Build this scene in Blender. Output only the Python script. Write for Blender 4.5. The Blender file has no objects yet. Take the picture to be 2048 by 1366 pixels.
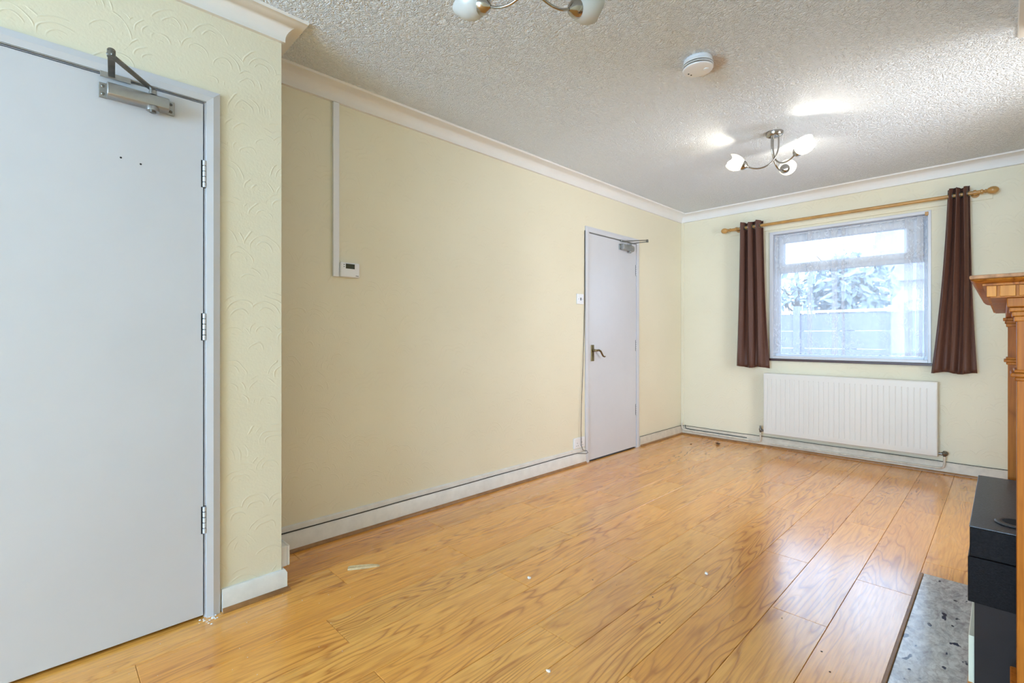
import bpy, bmesh, math, random
from mathutils import Vector, Matrix

# ---------------------------------------------------------------- camera, world, exposure
SC = bpy.context.scene
COL = SC.collection
FPX, THETA, EYE = 964.0, math.atan((2007 - 1024) / 964.0), 1.08
cam_d = bpy.data.cameras.new('camera')
cam_d.sensor_width = 36.0
cam_d.lens = FPX / 2048.0 * 36.0
cam_d.shift_y = -11.0 / 2048.0
cam_d.clip_start = 0.02
cam = bpy.data.objects.new('camera', cam_d)
COL.objects.link(cam)
cam.location = (0, 0, EYE)
cam.rotation_euler = (math.pi / 2, 0, THETA)
SC.camera = cam

SC.view_settings.view_transform = 'Standard'
SC.view_settings.look = 'None'
SC.view_settings.gamma = 1.0
SC.view_settings.use_curve_mapping = False
SC.view_settings.exposure = 0.52

SKY_COLOR, SKY_STRENGTH = (0.58, 0.74, 1.0, 1), 6.0
world = bpy.data.worlds.new('overcast_sky')
SC.world = world
world.use_nodes = True
wn = world.node_tree.nodes
wn['Background'].inputs['Color'].default_value = SKY_COLOR
wn['Background'].inputs['Strength'].default_value = SKY_STRENGTH
LAMP_WATTS = 1.8
REAR_FILL_WATTS = 240.0
SIDE_WATTS = 16.5
SC.cycles.max_bounces = 6
SC.cycles.diffuse_bounces = 4
SC.cycles.glossy_bounces = 3
SC.cycles.transmission_bounces = 4
SC.cycles.transparent_max_bounces = 10
SC.cycles.caustics_reflective = False
SC.cycles.caustics_refractive = False
SC.cycles.sample_clamp_indirect = 6.0
SC.cycles.adaptive_threshold = 0.04

# room dimensions (metres); +Y runs along the long wall, the camera stands at X=0, Y=0
LX, NX, RX, CX = -2.50, -2.15, 0.60, 0.128      # long wall, nearer wall, alcove wall, chimney breast
BY, NY, FY = 5.08, 0.735, -4.60                # window wall, corner of the nearer wall, wall behind camera
CH = 2.41                                      # ceiling height
CB0, CB1 = 1.62, 3.02                          # chimney breast from / to
WX0, WX1, WZ0, WZ1 = -1.575, -0.415, 0.875, 2.07   # window opening
QX0, QX1, QZ0, QZ1 = -1.95, 0.35, 0.55, 2.20   # opening of the added, unseen window behind the camera
HX, HY0, HY1 = -0.252, 1.62, 2.86              # hearth edge and ends

def portal(name, loc, sx, sy, rot):
    l = bpy.data.lights.new(name, 'AREA')
    l.shape = 'RECTANGLE'; l.size = sx; l.size_y = sy
    l.cycles.is_portal = True
    o = bpy.data.objects.new(name, l); COL.objects.link(o)
    o.location = loc; o.rotation_euler = rot
    return o
portal('window_daylight', ((WX0+WX1)/2, BY+0.24, (WZ0+WZ1)/2), WX1-WX0, WZ1-WZ0, (-math.pi/2, 0, 0))
def fill_light(name, loc, sx, sy, rot, watts, color, spread=180):     # area lamp added in an unseen window opening to brighten the room
    l = bpy.data.lights.new(name, 'AREA')
    l.shape = 'RECTANGLE'; l.size = sx; l.size_y = sy; l.energy = watts; l.color = color; l.spread = math.radians(spread)
    o = bpy.data.objects.new(name, l); COL.objects.link(o)
    o.location = loc; o.rotation_euler = rot
fill_light('rear_fill_light', ((QX0+QX1)/2, FY-0.10, (QZ0+QZ1)/2), QX1-QX0, QZ1-QZ0, (math.pi/2, 0, 0), REAR_FILL_WATTS, (0.445, 0.71, 1.0))  # added fill lamp behind the camera, supplies most of the near light
SY0, SY1, SZ0, SZ1 = 3.06, 3.86, 0.60, 2.15     # invented side window, out of view in the alcove beyond the chimney breast
fill_light('side_fill_light', (RX+0.10, (SY0+SY1)/2, (SZ0+SZ1)/2), SZ1-SZ0, SY1-SY0, (0, math.pi/2, 0), SIDE_WATTS, (1.0, 0.915, 0.80), 140)  # added fill lamp at the invented alcove window, brightens the far end

# ---------------------------------------------------------------- helpers
def newobj(name, me, parent=None, loc=None):
    o = bpy.data.objects.new(name, me)
    COL.objects.link(o)
    if parent is not None: o.parent = parent
    if loc is not None: o.location = loc
    return o

def tag(o, label=None, cat=None, group=None, kind=None):
    if label: o['label'] = label
    if cat: o['category'] = cat
    if group: o['group'] = group
    if kind: o['kind'] = kind
    return o

def thing(name, label, cat, loc=(0, 0, 0), group=None, kind=None):
    o = newobj(name, None, None, loc)
    o.empty_display_size = 0.05
    return tag(o, label, cat, group, kind)

class MB:
    def __init__(s):
        s.v, s.f = [], []
    def add(s, vs, fs):
        b = len(s.v)
        s.v += [tuple(p) for p in vs]
        s.f += [tuple(i + b for i in q) for q in fs]
        return s
    def box(s, x0, x1, y0, y1, z0, z1):
        x0, x1 = min(x0, x1), max(x0, x1); y0, y1 = min(y0, y1), max(y0, y1); z0, z1 = min(z0, z1), max(z0, z1)
        vs = [(x, y, z) for z in (z0, z1) for y in (y0, y1) for x in (x0, x1)]
        return s.add(vs, [(0, 2, 3, 1), (4, 5, 7, 6), (0, 1, 5, 4), (2, 6, 7, 3), (0, 4, 6, 2), (1, 3, 7, 5)])
    def obox(s, c, ax, ay, az, hx, hy, hz):
        c, ax, ay, az = Vector(c), Vector(ax).normalized(), Vector(ay).normalized(), Vector(az).normalized()
        vs = [c + ax*hx*i + ay*hy*j + az*hz*k for k in (-1, 1) for j in (-1, 1) for i in (-1, 1)]
        return s.add(vs, [(0, 2, 3, 1), (4, 5, 7, 6), (0, 1, 5, 4), (2, 6, 7, 3), (0, 4, 6, 2), (1, 3, 7, 5)])
    def bar(s, p, q, w, t, up=(0, 0, 1)):
        p, q = Vector(p), Vector(q); d = (q - p).normalized()
        side = d.cross(Vector(up)).normalized(); u2 = side.cross(d)
        return s.obox((p + q)/2, d, side, u2, (q - p).length/2, w/2, t/2)
    def tube(s, pts, r, n=10, caps=True):
        pts = [Vector(p) for p in pts]
        rs = r if isinstance(r, (list, tuple)) else [r]*len(pts)
        t0 = (pts[1] - pts[0]).normalized()
        ref = Vector((0, 0, 1)) if abs(t0.z) < 0.9 else Vector((1, 0, 0))
        u = t0.cross(ref).normalized()
        vs, fs = [], []
        for i, p in enumerate(pts):
            if i == 0: t = t0
            elif i == len(pts)-1: t = (pts[i]-pts[i-1]).normalized()
            else: t = ((pts[i]-pts[i-1]).normalized() + (pts[i+1]-pts[i]).normalized()).normalized()
            u = (u - t*u.dot(t)).normalized(); w = t.cross(u)
            for k in range(n):
                a = 2*math.pi*k/n
                vs.append(p + (u*math.cos(a) + w*math.sin(a))*rs[i])
        for i in range(len(pts)-1):
            for k in range(n):
                fs.append((i*n+k, i*n+(k+1) % n, (i+1)*n+(k+1) % n, (i+1)*n+k))
        if caps:
            fs.append(tuple(range(n))[::-1]); fs.append(tuple((len(pts)-1)*n+k for k in range(n)))
        return s.add(vs, fs)
    def lathe(s, prof, o=(0, 0, 0), d=(0, 0, 1), n=24, caps=True, wob=None):
        o, d = Vector(o), Vector(d).normalized()
        ref = Vector((0, 0, 1)) if abs(d.z) < 0.9 else Vector((1, 0, 0))
        u = d.cross(ref).normalized(); w = d.cross(u)
        vs, fs = [], []
        for i, (r, h) in enumerate(prof):
            for k in range(n):
                a = 2*math.pi*k/n
                hh = h + (wob(i, a) if wob else 0)
                vs.append(o + d*hh + (u*math.cos(a) + w*math.sin(a))*r)
        for i in range(len(prof)-1):
            for k in range(n):
                fs.append((i*n+k, i*n+(k+1) % n, (i+1)*n+(k+1) % n, (i+1)*n+k))
        if caps:
            fs.append(tuple(range(n))[::-1]); fs.append(tuple((len(prof)-1)*n+k for k in range(n)))
        return s.add(vs, fs)
    def sweep(s, path, prof, closed_prof=True):
        """profile (offset to the right of the path, z) swept along a mitred plan path"""
        n = len(prof); P = [Vector(p) for p in path]; vs, fs = [], []
        def rn(a, b):
            t = (b-a).normalized(); return Vector((t.y, -t.x))
        for i, p in enumerate(P):
            if i == 0: m = rn(P[0], P[1])
            elif i == len(P)-1: m = rn(P[-2], P[-1])
            else:
                n1, n2 = rn(P[i-1], p), rn(p, P[i+1]); m = (n1+n2)/(1+n1.dot(n2))
            for o, z in prof: vs.append((p.x+m.x*o, p.y+m.y*o, z))
        for i in range(len(P)-1):
            for k in range(n if closed_prof else n-1):
                a, b = i*n+k, i*n+(k+1) % n
                fs.append((a, b, b+n, a+n))
        if closed_prof:
            fs.append(tuple(range(n))); fs.append(tuple((len(P)-1)*n+k for k in range(n))[::-1])
        return s.add(vs, fs)
    def build(s, name, mat, parent=None, smooth=False, bevel=0, seg=2, origin=None):
        me = bpy.data.meshes.new(name)
        vs = s.v
        if origin is not None:
            ox, oy, oz = origin
            vs = [(x-ox, y-oy, z-oz) for x, y, z in s.v]
        me.from_pydata(vs, [], s.f)
        bm = bmesh.new(); bm.from_mesh(me)
        bmesh.ops.recalc_face_normals(bm, faces=bm.faces[:])
        bm.to_mesh(me); bm.free()
        me.materials.append(mat)
        if smooth:
            me.polygons.foreach_set('use_smooth', [True]*len(me.polygons))
            me.set_sharp_from_angle(angle=math.radians(38))
        o = newobj(name, me, parent, origin)
        if bevel:
            b = o.modifiers.new('bevel', 'BEVEL'); b.width = bevel; b.segments = seg; b.limit_method = 'ANGLE'
            b.harden_normals = False
        return o

def part(parent):   # mesh parts under an Empty at loc are written in world space: undo the parent's offset
    return parent

def fix(parent):
    """children were built in world coordinates: keep them there"""
    for ch in parent.children:
        ch.matrix_parent_inverse = Matrix.Translation(parent.location).inverted()

# ---------------------------------------------------------------- materials
class NT:
    def __init__(s, name):
        s.m = bpy.data.materials.new(name); s.m.use_nodes = True
        s.t = s.m.node_tree; s.n = s.t.nodes; s.l = s.t.links
        s.b = s.n['Principled BSDF']; s.out = s.n['Material Output']
    def node(s, kind, **kw):
        n = s.n.new(kind)
        for k, v in kw.items():
            if k.startswith('i_'): n.inputs[k[2:].replace('_', ' ')].default_value = v
            else: setattr(n, k, v)
        return n
    def link(s, a, b): s.l.new(a, b)
    def math(s, op, a, b=None, c=None):
        n = s.n.new('ShaderNodeMath'); n.operation = op
        for i, x in enumerate((a, b, c)):
            if x is None: continue
            if isinstance(x, (int, float)): n.inputs[i].default_value = x
            else: s.l.new(x, n.inputs[i])
        return n.outputs[0]
    def ramp(s, fac, stops):
        n = s.n.new('ShaderNodeValToRGB'); e = n.color_ramp.elements
        while len(e) < len(stops): e.new(0.5)
        for k, (p, c) in enumerate(stops):
            e[k].position = p; e[k].color = tuple(c) + ((1,) if len(c) == 3 else ())
        s.l.new(fac, n.inputs[0]); return n.outputs[0]
    def mix(s, fac, a, b, mode='MIX'):
        n = s.n.new('ShaderNodeMix'); n.data_type = 'RGBA'; n.blend_type = mode
        for sock, x in ((n.inputs[0], fac), (n.inputs[6], a), (n.inputs[7], b)):
            if isinstance(x, (int, float)): sock.default_value = x
            elif isinstance(x, tuple): sock.default_value = x if len(x) == 4 else x+(1,)
            else: s.l.new(x, sock)
        return n.outputs[2]
    def noise(s, vec, scale, detail=3, rough=0.5, dist=0):
        n = s.node('ShaderNodeTexNoise'); n.inputs['Scale'].default_value = scale
        n.inputs['Detail'].default_value = detail; n.inputs['Roughness'].default_value = rough
        n.inputs['Distortion'].default_value = dist
        if vec is not None: s.l.new(vec, n.inputs['Vector'])
        return n
    def coord(s, scale=(1, 1, 1), kind='Object', add=None):
        tc = s.n.new('ShaderNodeTexCoord'); mp = s.n.new('ShaderNodeMapping')
        mp.inputs['Scale'].default_value = scale
        src = tc.outputs[kind]
        if add is not None:
            va = s.n.new('ShaderNodeVectorMath'); va.operation = 'ADD'
            s.l.new(src, va.inputs[0]); s.l.new(add, va.inputs[1]); src = va.outputs[0]
        s.l.new(src, mp.inputs['Vector']); return mp.outputs[0]
    def bump(s, h, strength=0.3, dist=0.01):
        n = s.n.new('ShaderNodeBump'); n.inputs['Strength'].default_value = strength
        n.inputs['Distance'].default_value = dist
        s.l.new(h, n.inputs['Height']); s.l.new(n.outputs[0], s.b.inputs['Normal']); return n
    def setp(s, **kw):
        for k, v in kw.items():
            k = {'color': 'Base Color', 'rough': 'Roughness', 'metal': 'Metallic', 'spec': 'Specular IOR Level',
                 'coat': 'Coat Weight', 'coatr': 'Coat Roughness'}[k]
            if isinstance(v, tuple) and len(v) == 3: v = v+(1,)
            if isinstance(v, (int, float, tuple)): s.b.inputs[k].default_value = v
            else: s.l.new(v, s.b.inputs[k])
        return s

def plain(name, color, rough=0.5, metal=0.0, var=0.06, scale=8.0, bump=0.0, bscale=60.0, spec=0.5):
    """painted / plastic / metal surface with slight tonal wear"""
    t = NT(name); c = t.coord()
    nz = t.noise(c, scale, 4, 0.6)
    dark = tuple(x*(1-var) for x in color); lite = tuple(min(1, x*(1+var)) for x in color)
    t.setp(color=t.ramp(nz.outputs[0], [(0.3, dark), (0.7, lite)]), rough=rough, metal=metal, spec=spec)
    if bump:
        t.bump(t.noise(c, bscale, 3).outputs[0], bump, 0.004)
    return t.m

def mat_wallpaper():
    t = NT('cream_embossed_wallpaper'); c = t.coord(kind='Generated')
    geo = t.n.new('ShaderNodeNewGeometry'); pos = geo.outputs['Position']
    # fold X and Y so one pattern works on every wall
    sp = t.n.new('ShaderNodeSeparateXYZ'); t.link(pos, sp.inputs[0])
    along = t.math('ADD', sp.outputs[0], sp.outputs[1])
    cb = t.n.new('ShaderNodeCombineXYZ'); t.link(along, cb.inputs[0]); t.link(sp.outputs[2], cb.inputs[1])
    wob = t.noise(cb.outputs[0], 9, 1)
    va = t.n.new('ShaderNodeVectorMath'); va.operation = 'MULTIPLY_ADD'
    t.link(wob.outputs['Color'], va.inputs[0]); va.inputs[1].default_value = (0.05, 0.05, 0); t.link(cb.outputs[0], va.inputs[2])
    vo = t.n.new('ShaderNodeTexVoronoi'); vo.voronoi_dimensions = '2D'; vo.feature = 'F1'
    vo.inputs['Scale'].default_value = 8.5; t.link(va.outputs[0], vo.inputs['Vector'])
    # upper half of each cell carries combed fan arcs
    loc = t.n.new('ShaderNodeVectorMath'); loc.operation = 'SUBTRACT'
    t.link(va.outputs[0], loc.inputs[0]); t.link(vo.outputs['Position'], loc.inputs[1])
    ring = t.math('SINE', t.math('MULTIPLY', vo.outputs['Distance'], 30.0))
    ridge = t.math('POWER', t.math('MAXIMUM', ring, 0.0), 5.0)
    brk = t.noise(va.outputs[0], 14, 0)
    sl = t.n.new('ShaderNodeSeparateXYZ'); t.link(loc.outputs[0], sl.inputs[0])
    upper = t.ramp(sl.outputs[1], [(0.0, (0, 0, 0)), (0.018, (1, 1, 1))])
    gate = t.math('MULTIPLY', upper, t.ramp(brk.outputs[0], [(0.36, (0, 0, 0)), (0.50, (1, 1, 1))]))
    h1 = t.math('MULTIPLY', ridge, gate)
    fine = t.noise(pos, 130, 1)
    h = t.math('ADD', h1, t.math('MULTIPLY', fine.outputs[0], 0.35))
    t.bump(h, 0.25, 0.005)
    tone = t.noise(pos, 1.3, 1, 0.6)
    col = t.ramp(tone.outputs[0], [(0.3, (0.775, 0.72, 0.555)), (0.7, (0.815, 0.765, 0.60))])
    t.setp(color=col, rough=0.62, spec=0.3)
    return t.m

def mat_artex():
    t = NT('white_stippled_ceiling_coating')
    geo = t.n.new('ShaderNodeNewGeometry'); pos = geo.outputs['Position']
    n1 = t.noise(pos, 46, 2.5, 0.6, 0.8)
    rid = t.math('SUBTRACT', 1.0, t.math('MULTIPLY', t.math('ABSOLUTE', t.math('SUBTRACT', n1.outputs[0], 0.5)), 7.0))
    v = t.n.new('ShaderNodeTexVoronoi'); v.feature = 'F1'; v.inputs['Scale'].default_value = 95
    t.link(pos, v.inputs['Vector'])
    h = t.math('SUBTRACT', t.math('MULTIPLY', t.math('MAXIMUM', rid, 0.0), 0.8), t.math('MULTIPLY', v.outputs['Distance'], 0.55))
    t.bump(h, 0.85, 0.009)
    # bare, brownish patch where an older fitting stood around the smoke alarm
    d = t.n.new('ShaderNodeVectorMath'); d.operation = 'DISTANCE'
    t.link(pos, d.inputs[0]); d.inputs[1].default_value = (-1.02, 2.34, CH)
    jag = t.noise(pos, 28, 1)
    rr = t.math('ADD', d.outputs['Value'], t.math('MULTIPLY', jag.outputs[0], 0.06))
    patch = t.ramp(rr, [(0.105, (1, 1, 1)), (0.14, (0, 0, 0))])
    base = t.ramp(t.noise(pos, 0.9, 2).outputs[0], [(0.3, (0.84, 0.895, 0.96)), (0.7, (0.87, 0.925, 0.985))])
    t.setp(color=t.mix(patch, base, (0.66, 0.56, 0.48)), rough=0.7, spec=0.25)
    return t.m

def mat_laminate(name='oak_laminate', base=(0.87, 0.365, 0.055), dark=(0.42, 0.115, 0.009), lite=(0.94, 0.455, 0.095), rough=0.27, freq=20.0, coat=0.9, axis='Y'):
    t = NT(name)
    oi = t.n.new('ShaderNodeObjectInfo')
    cb = t.n.new('ShaderNodeCombineXYZ')
    t.link(t.math('MULTIPLY', oi.outputs['Random'], 37.0), cb.inputs[0])
    t.link(t.math('MULTIPLY', oi.outputs['Random'], 91.0), cb.inputs[1])
    t.link(t.math('MULTIPLY', oi.outputs['Random'], 13.0), cb.inputs[2])
    sc = {'Y': ((1, 0.13, 1), (1, 0.045, 1)), 'Z': ((1, 1, 0.13), (1, 1, 0.045))}[axis]
    c1 = t.coord(sc[0], add=cb.outputs[0])
    c2 = t.coord(sc[1], add=cb.outputs[0])
    big = t.noise(c1, 5.0, 3, 0.5, 0.35)
    sep = t.n.new('ShaderNodeSeparateXYZ'); t.link(c1, sep.inputs[0])
    v = t.math('ADD', t.math('MULTIPLY', big.outputs[0], 22.0), t.math('MULTIPLY', sep.outputs[0], freq*0.4))
    ring = t.math('ABSOLUTE', t.math('SINE', t.math('MULTIPLY', v, 3.14159)))
    line = t.math('MULTIPLY', t.math('POWER', t.math('SUBTRACT', 1.0, ring), 1.9), t.ramp(t.noise(c1, 7.0, 1).outputs[0], [(0.38, (0.15, 0.15, 0.15)), (0.62, (1, 1, 1))]))
    fib = t.noise(c2, 120, 2, 0.65)
    fibl = t.ramp(fib.outputs[0], [(0.42, (0, 0, 0)), (0.62, (1, 1, 1))])
    tone = t.noise(c1, 1.6, 0)
    c0 = t.ramp(tone.outputs[0], [(0.32, base), (0.68, lite)])
    c1_ = t.mix(t.math('MULTIPLY', line, 0.88), c0, dark)
    c2_ = t.mix(t.math('MULTIPLY', fibl, 0.30), c1_, dark)
    # knots: dark blotches where the coarse figure peaks
    kn = t.ramp(big.outputs[0], [(0.68, (0, 0, 0)), (0.76, (1, 1, 1))])
    c3 = t.mix(t.math('MULTIPLY', kn, 0.5), c2_, dark)
    val = t.n.new('ShaderNodeHueSaturation'); t.link(c3, val.inputs['Color'])
    t.link(t.math('ADD', t.math('MULTIPLY', oi.outputs['Random'], 0.16), 0.92), val.inputs['Value'])
    t.setp(color=val.outputs[0], spec=0.4 if axis == 'Y' else 0.12, coat=coat, coatr=0.17)
    t.b.inputs['Coat IOR'].default_value = 1.6
    rg = t.noise(c1, 9, 1)
    t.setp(rough=t.math('ADD', t.math('MULTIPLY', rg.outputs[0], 0.10), rough-0.05))
    t.bump(t.math('ADD', fib.outputs[0], line), 0.06, 0.001)
    return t.m

def mat_marble():
    t = NT('grey_marble'); c = t.coord((1, 0.55, 1))
    n1 = t.noise(c, 20, 6, 0.7, 1.5); n2 = t.noise(c, 60, 4, 0.6, 0.8); n3 = t.noise(c, 34, 2, 0.4)
    col = t.ramp(n1.outputs[0], [(0.3, (0.30, 0.28, 0.29)), (0.45, (0.56, 0.55, 0.54)), (0.55, (0.74, 0.73, 0.70)), (0.72, (0.46, 0.43, 0.44))])
    col = t.mix(t.ramp(n2.outputs[0], [(0.42, (0, 0, 0)), (0.7, (0.7, 0.7, 0.7))]), col, (0.30, 0.25, 0.24))
    col = t.mix(t.ramp(n3.outputs[0], [(0.68, (0, 0, 0)), (0.71, (1, 1, 1))]), col, (0.04, 0.05, 0.08))
    t.setp(color=col, rough=0.12, spec=0.7)
    return t.m

def mat_net():
    t = NT('white_lace_net'); t.n.remove(t.b)
    geo = t.n.new('ShaderNodeNewGeometry'); pos = geo.outputs['Position']
    mp = t.n.new('ShaderNodeMapping'); mp.inputs['Scale'].default_value = (1, 0.2, 0.55); t.link(pos, mp.inputs[0])
    sprig = t.noise(mp.outputs[0], 26, 4, 0.62, 1.6)
    leaf = t.ramp(sprig.outputs[0], [(0.53, (0, 0, 0)), (0.57, (1, 1, 1))])
    clus = t.ramp(t.noise(pos, 5.5, 1).outputs[0], [(0.45, (0, 0, 0)), (0.58, (1, 1, 1))])
    sp = t.n.new('ShaderNodeSeparateXYZ'); t.link(pos, sp.inputs[0])
    hem = t.ramp(sp.outputs[2], [(0.925, (1, 1, 1)), (0.94, (0, 0, 0))])
    pat = t.math('MAXIMUM', t.math('MULTIPLY', leaf, clus), hem)
    fac = t.math('ADD', 0.36, t.math('MULTIPLY', pat, 0.24))
    tr = t.n.new('ShaderNodeBsdfTransparent')
    di = t.n.new('ShaderNodeBsdfDiffuse'); di.inputs[0].default_value = (0.86, 0.88, 0.92, 1)
    tl = t.n.new('ShaderNodeBsdfTranslucent'); tl.inputs[0].default_value = (0.86, 0.88, 0.92, 1)
    m1 = t.n.new('ShaderNodeMixShader'); m1.inputs[0].default_value = 0.45
    t.link(di.outputs[0], m1.inputs[1]); t.link(tl.outputs[0], m1.inputs[2])
    m2 = t.n.new('ShaderNodeMixShader'); t.link(fac, m2.inputs[0])
    t.link(tr.outputs[0], m2.inputs[1]); t.link(m1.outputs[0], m2.inputs[2])
    t.link(m2.outputs[0], t.out.inputs[0])
    return t.m

def mat_glass():
    t = NT('clear_window_glass'); t.n.remove(t.b)
    tr = t.n.new('ShaderNodeBsdfTransparent'); tr.inputs[0].default_value = (0.94, 0.97, 0.98, 1)
    gl = t.n.new('ShaderNodeBsdfGlossy'); gl.inputs['Roughness'].default_value = 0.01
    fr = t.n.new('ShaderNodeFresnel'); fr.inputs[0].default_value = 1.45
    m = t.n.new('ShaderNodeMixShader'); t.link(fr.outputs[0], m.inputs[0])
    t.link(tr.outputs[0], m.inputs[1]); t.link(gl.outputs[0], m.inputs[2]); t.link(m.outputs[0], t.out.inputs[0])
    return t.m

def mat_opal():
    t = NT('opal_glass'); t.n.remove(t.b)
    di = t.n.new('ShaderNodeBsdfDiffuse'); di.inputs[0].default_value = (0.86, 0.88, 0.88, 1)
    tl = t.n.new('ShaderNodeBsdfTranslucent'); tl.inputs[0].default_value = (0.92, 0.92, 0.88, 1)
    gl = t.n.new('ShaderNodeBsdfGlossy'); gl.inputs['Roughness'].default_value = 0.25
    nz = t.noise(t.coord(), 20, 2)
    m = t.n.new('ShaderNodeMixShader'); t.link(t.math('ADD', t.math('MULTIPLY', nz.outputs[0], 0.06), 0.5), m.inputs[0])
    t.link(di.outputs[0], m.inputs[1]); t.link(tl.outputs[0], m.inputs[2])
    m2 = t.n.new('ShaderNodeMixShader'); m2.inputs[0].default_value = 0.06
    t.link(m.outputs[0], m2.inputs[1]); t.link(gl.outputs[0], m2.inputs[2]); t.link(m2.outputs[0], t.out.inputs[0])
    return t.m

def mat_fabric():
    t = NT('dark_brown_curtain_cloth'); c = t.coord((1, 1, 1))
    w = t.n.new('ShaderNodeTexWave'); w.wave_type = 'BANDS'; w.bands_direction = 'Z'
    w.inputs['Scale'].default_value = 90; w.inputs['Distortion'].default_value = 1.5; t.link(c, w.inputs['Vector'])
    nz = t.noise(t.coord((60, 60, 240)), 1, 2)
    col = t.ramp(t.math('MULTIPLY', t.math('ADD', w.outputs['Fac'], nz.outputs[0]), 0.5), [(0.3, (0.075, 0.027, 0.016)), (0.7, (0.125, 0.052, 0.033))])
    t.setp(color=col, rough=0.55, spec=0.4)
    t.b.inputs['Sheen Weight'].default_value = 0.08
    t.b.inputs['Sheen Roughness'].default_value = 0.4
    t.bump(w.outputs['Fac'], 0.15, 0.002)
    return t.m

def mat_foliage():
    t = NT('garden_leaves'); oi = t.n.new('ShaderNodeObjectInfo')
    nz = t.noise(t.coord(), 3, 3)
    t.setp(color=t.ramp(nz.outputs[0], [(0.3, (0.24, 0.30, 0.33)), (0.7, (0.34, 0.40, 0.42))]), rough=0.7)
    return t.m

M = {
 'paper': mat_wallpaper(), 'artex': mat_artex(), 'oak': mat_laminate(),
 'marble': mat_marble(), 'net': mat_net(), 'glass': mat_glass(), 'opal': mat_opal(), 'brown': mat_fabric(),
 'leaf': mat_foliage(),
 'cove': plain('white_cornice_paint', (0.80, 0.79, 0.77), 0.55, var=0.02, scale=2),
 'gloss': plain('white_gloss_paint', (0.625, 0.635, 0.675), 0.28, var=0.025, scale=3, bump=0.03, bscale=14),
 'skirt': plain('worn_white_skirting_paint', (0.76, 0.74, 0.70), 0.35, var=0.07, scale=14),
 'grimy': plain('scuffed_grey_skirting_paint', (0.64, 0.575, 0.475), 0.5, var=0.09, scale=22),
 'dirty': plain('grubby_cream_paint', (0.66, 0.60, 0.50), 0.5, var=0.18, scale=26),
 'bead': plain('brown_wood_bead', (0.30, 0.145, 0.05), 0.4, var=0.25, scale=18),
 'plastic': plain('white_plastic', (0.82, 0.83, 0.86), 0.3, var=0.02),
 'upvc': plain('white_window_plastic', (0.74, 0.78, 0.84), 0.3, var=0.02),
 'rad': plain('white_radiator_enamel', (0.72, 0.71, 0.67), 0.35, var=0.012, scale=3),
 'steel': plain('polished_dark_chrome', (0.40, 0.38, 0.35), 0.18, metal=1.0, var=0.05),
 'silver': plain('silver_painted_metal', (0.40, 0.40, 0.39), 0.36, metal=0.85, var=0.08, scale=20),
 'darkmetal': plain('tarnished_steel', (0.20, 0.19, 0.17), 0.38, metal=0.9, var=0.3, scale=22),
 'brass': plain('antique_brass', (0.20, 0.15, 0.07), 0.35, metal=0.9, var=0.35, scale=30),
 'black': plain('black_rubber_cable', (0.012, 0.011, 0.010), 0.5, var=0.2),
 'gap': plain('dark_void', (0.012, 0.011, 0.010), 0.9, var=0.1),
 'heater': plain('black_speckled_metal', (0.012, 0.010, 0.010), 0.34, var=0.5, scale=160, bump=0.10, bscale=240, spec=0.05),
 'heater_lit': plain('black_speckled_metal_lit', (0.030, 0.034, 0.042), 0.42, var=0.7, scale=170, bump=0.25, bscale=200, spec=0.9),  # paler bluish copy of the heater black, window reflection put into the colour
 'heaterlow': plain('dark_brown_metal', (0.030, 0.022, 0.020), 0.6, var=0.1, spec=0.2),
 'cream': plain('cream_paint', (0.78, 0.74, 0.58), 0.45, var=0.03),
 'mantel': mat_laminate('stained_mantel_wood', (0.46, 0.145, 0.018), (0.20, 0.05, 0.006), (0.56, 0.20, 0.03), 0.40, 26, 0.0, 'Z'),
 'dentil': mat_laminate('pale_stained_block_wood', (0.62, 0.24, 0.045), (0.40, 0.12, 0.02), (0.72, 0.32, 0.07), 0.40, 22, 0.0, 'Z'),
 'edge': plain('worn_pale_wood_edge', (0.44, 0.22, 0.11), 0.5, var=0.3, scale=60, spec=0.15),
 'pole': plain('honey_pine', (0.48, 0.26, 0.075), 0.32, var=0.18, scale=14),
 'screen': plain('green_grey_display', (0.035, 0.042, 0.026), 0.15, var=0.08),
 'ink': plain('dark_grey_print', (0.10, 0.10, 0.11), 0.5, var=0.05),
 'sliver': plain('split_pale_wood', (0.58, 0.42, 0.22), 0.6, var=0.2, scale=70),
 'dead': plain('dead_brown_leaf', (0.12, 0.06, 0.025), 0.7, var=0.3, scale=60),
 'chip': plain('white_plaster', (0.85, 0.84, 0.82), 0.7, var=0.05),
 'sub': plain('dark_underlay', (0.035, 0.02, 0.01), 0.9, var=0.1),
 'fence': plain('pale_garden_fence', (0.19, 0.205, 0.27), 0.7, var=0.08, scale=3),
 'house': plain('pale_render', (0.62, 0.60, 0.57), 0.8, var=0.05, scale=2),
 'roof': plain('grey_roof_tile', (0.34, 0.34, 0.36), 0.7, var=0.12, scale=5),
 'bark': plain('tree_bark', (0.10, 0.08, 0.06), 0.9, var=0.25, scale=12),
 'paving': plain('garden_paving', (0.30, 0.31, 0.30), 0.85, var=0.12, scale=2),
 'sill': plain('dark_brown_sill_paint', (0.055, 0.022, 0.018), 0.4, var=0.1),
}

def struct(o):
    o['kind'] = 'structure'; return o

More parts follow.
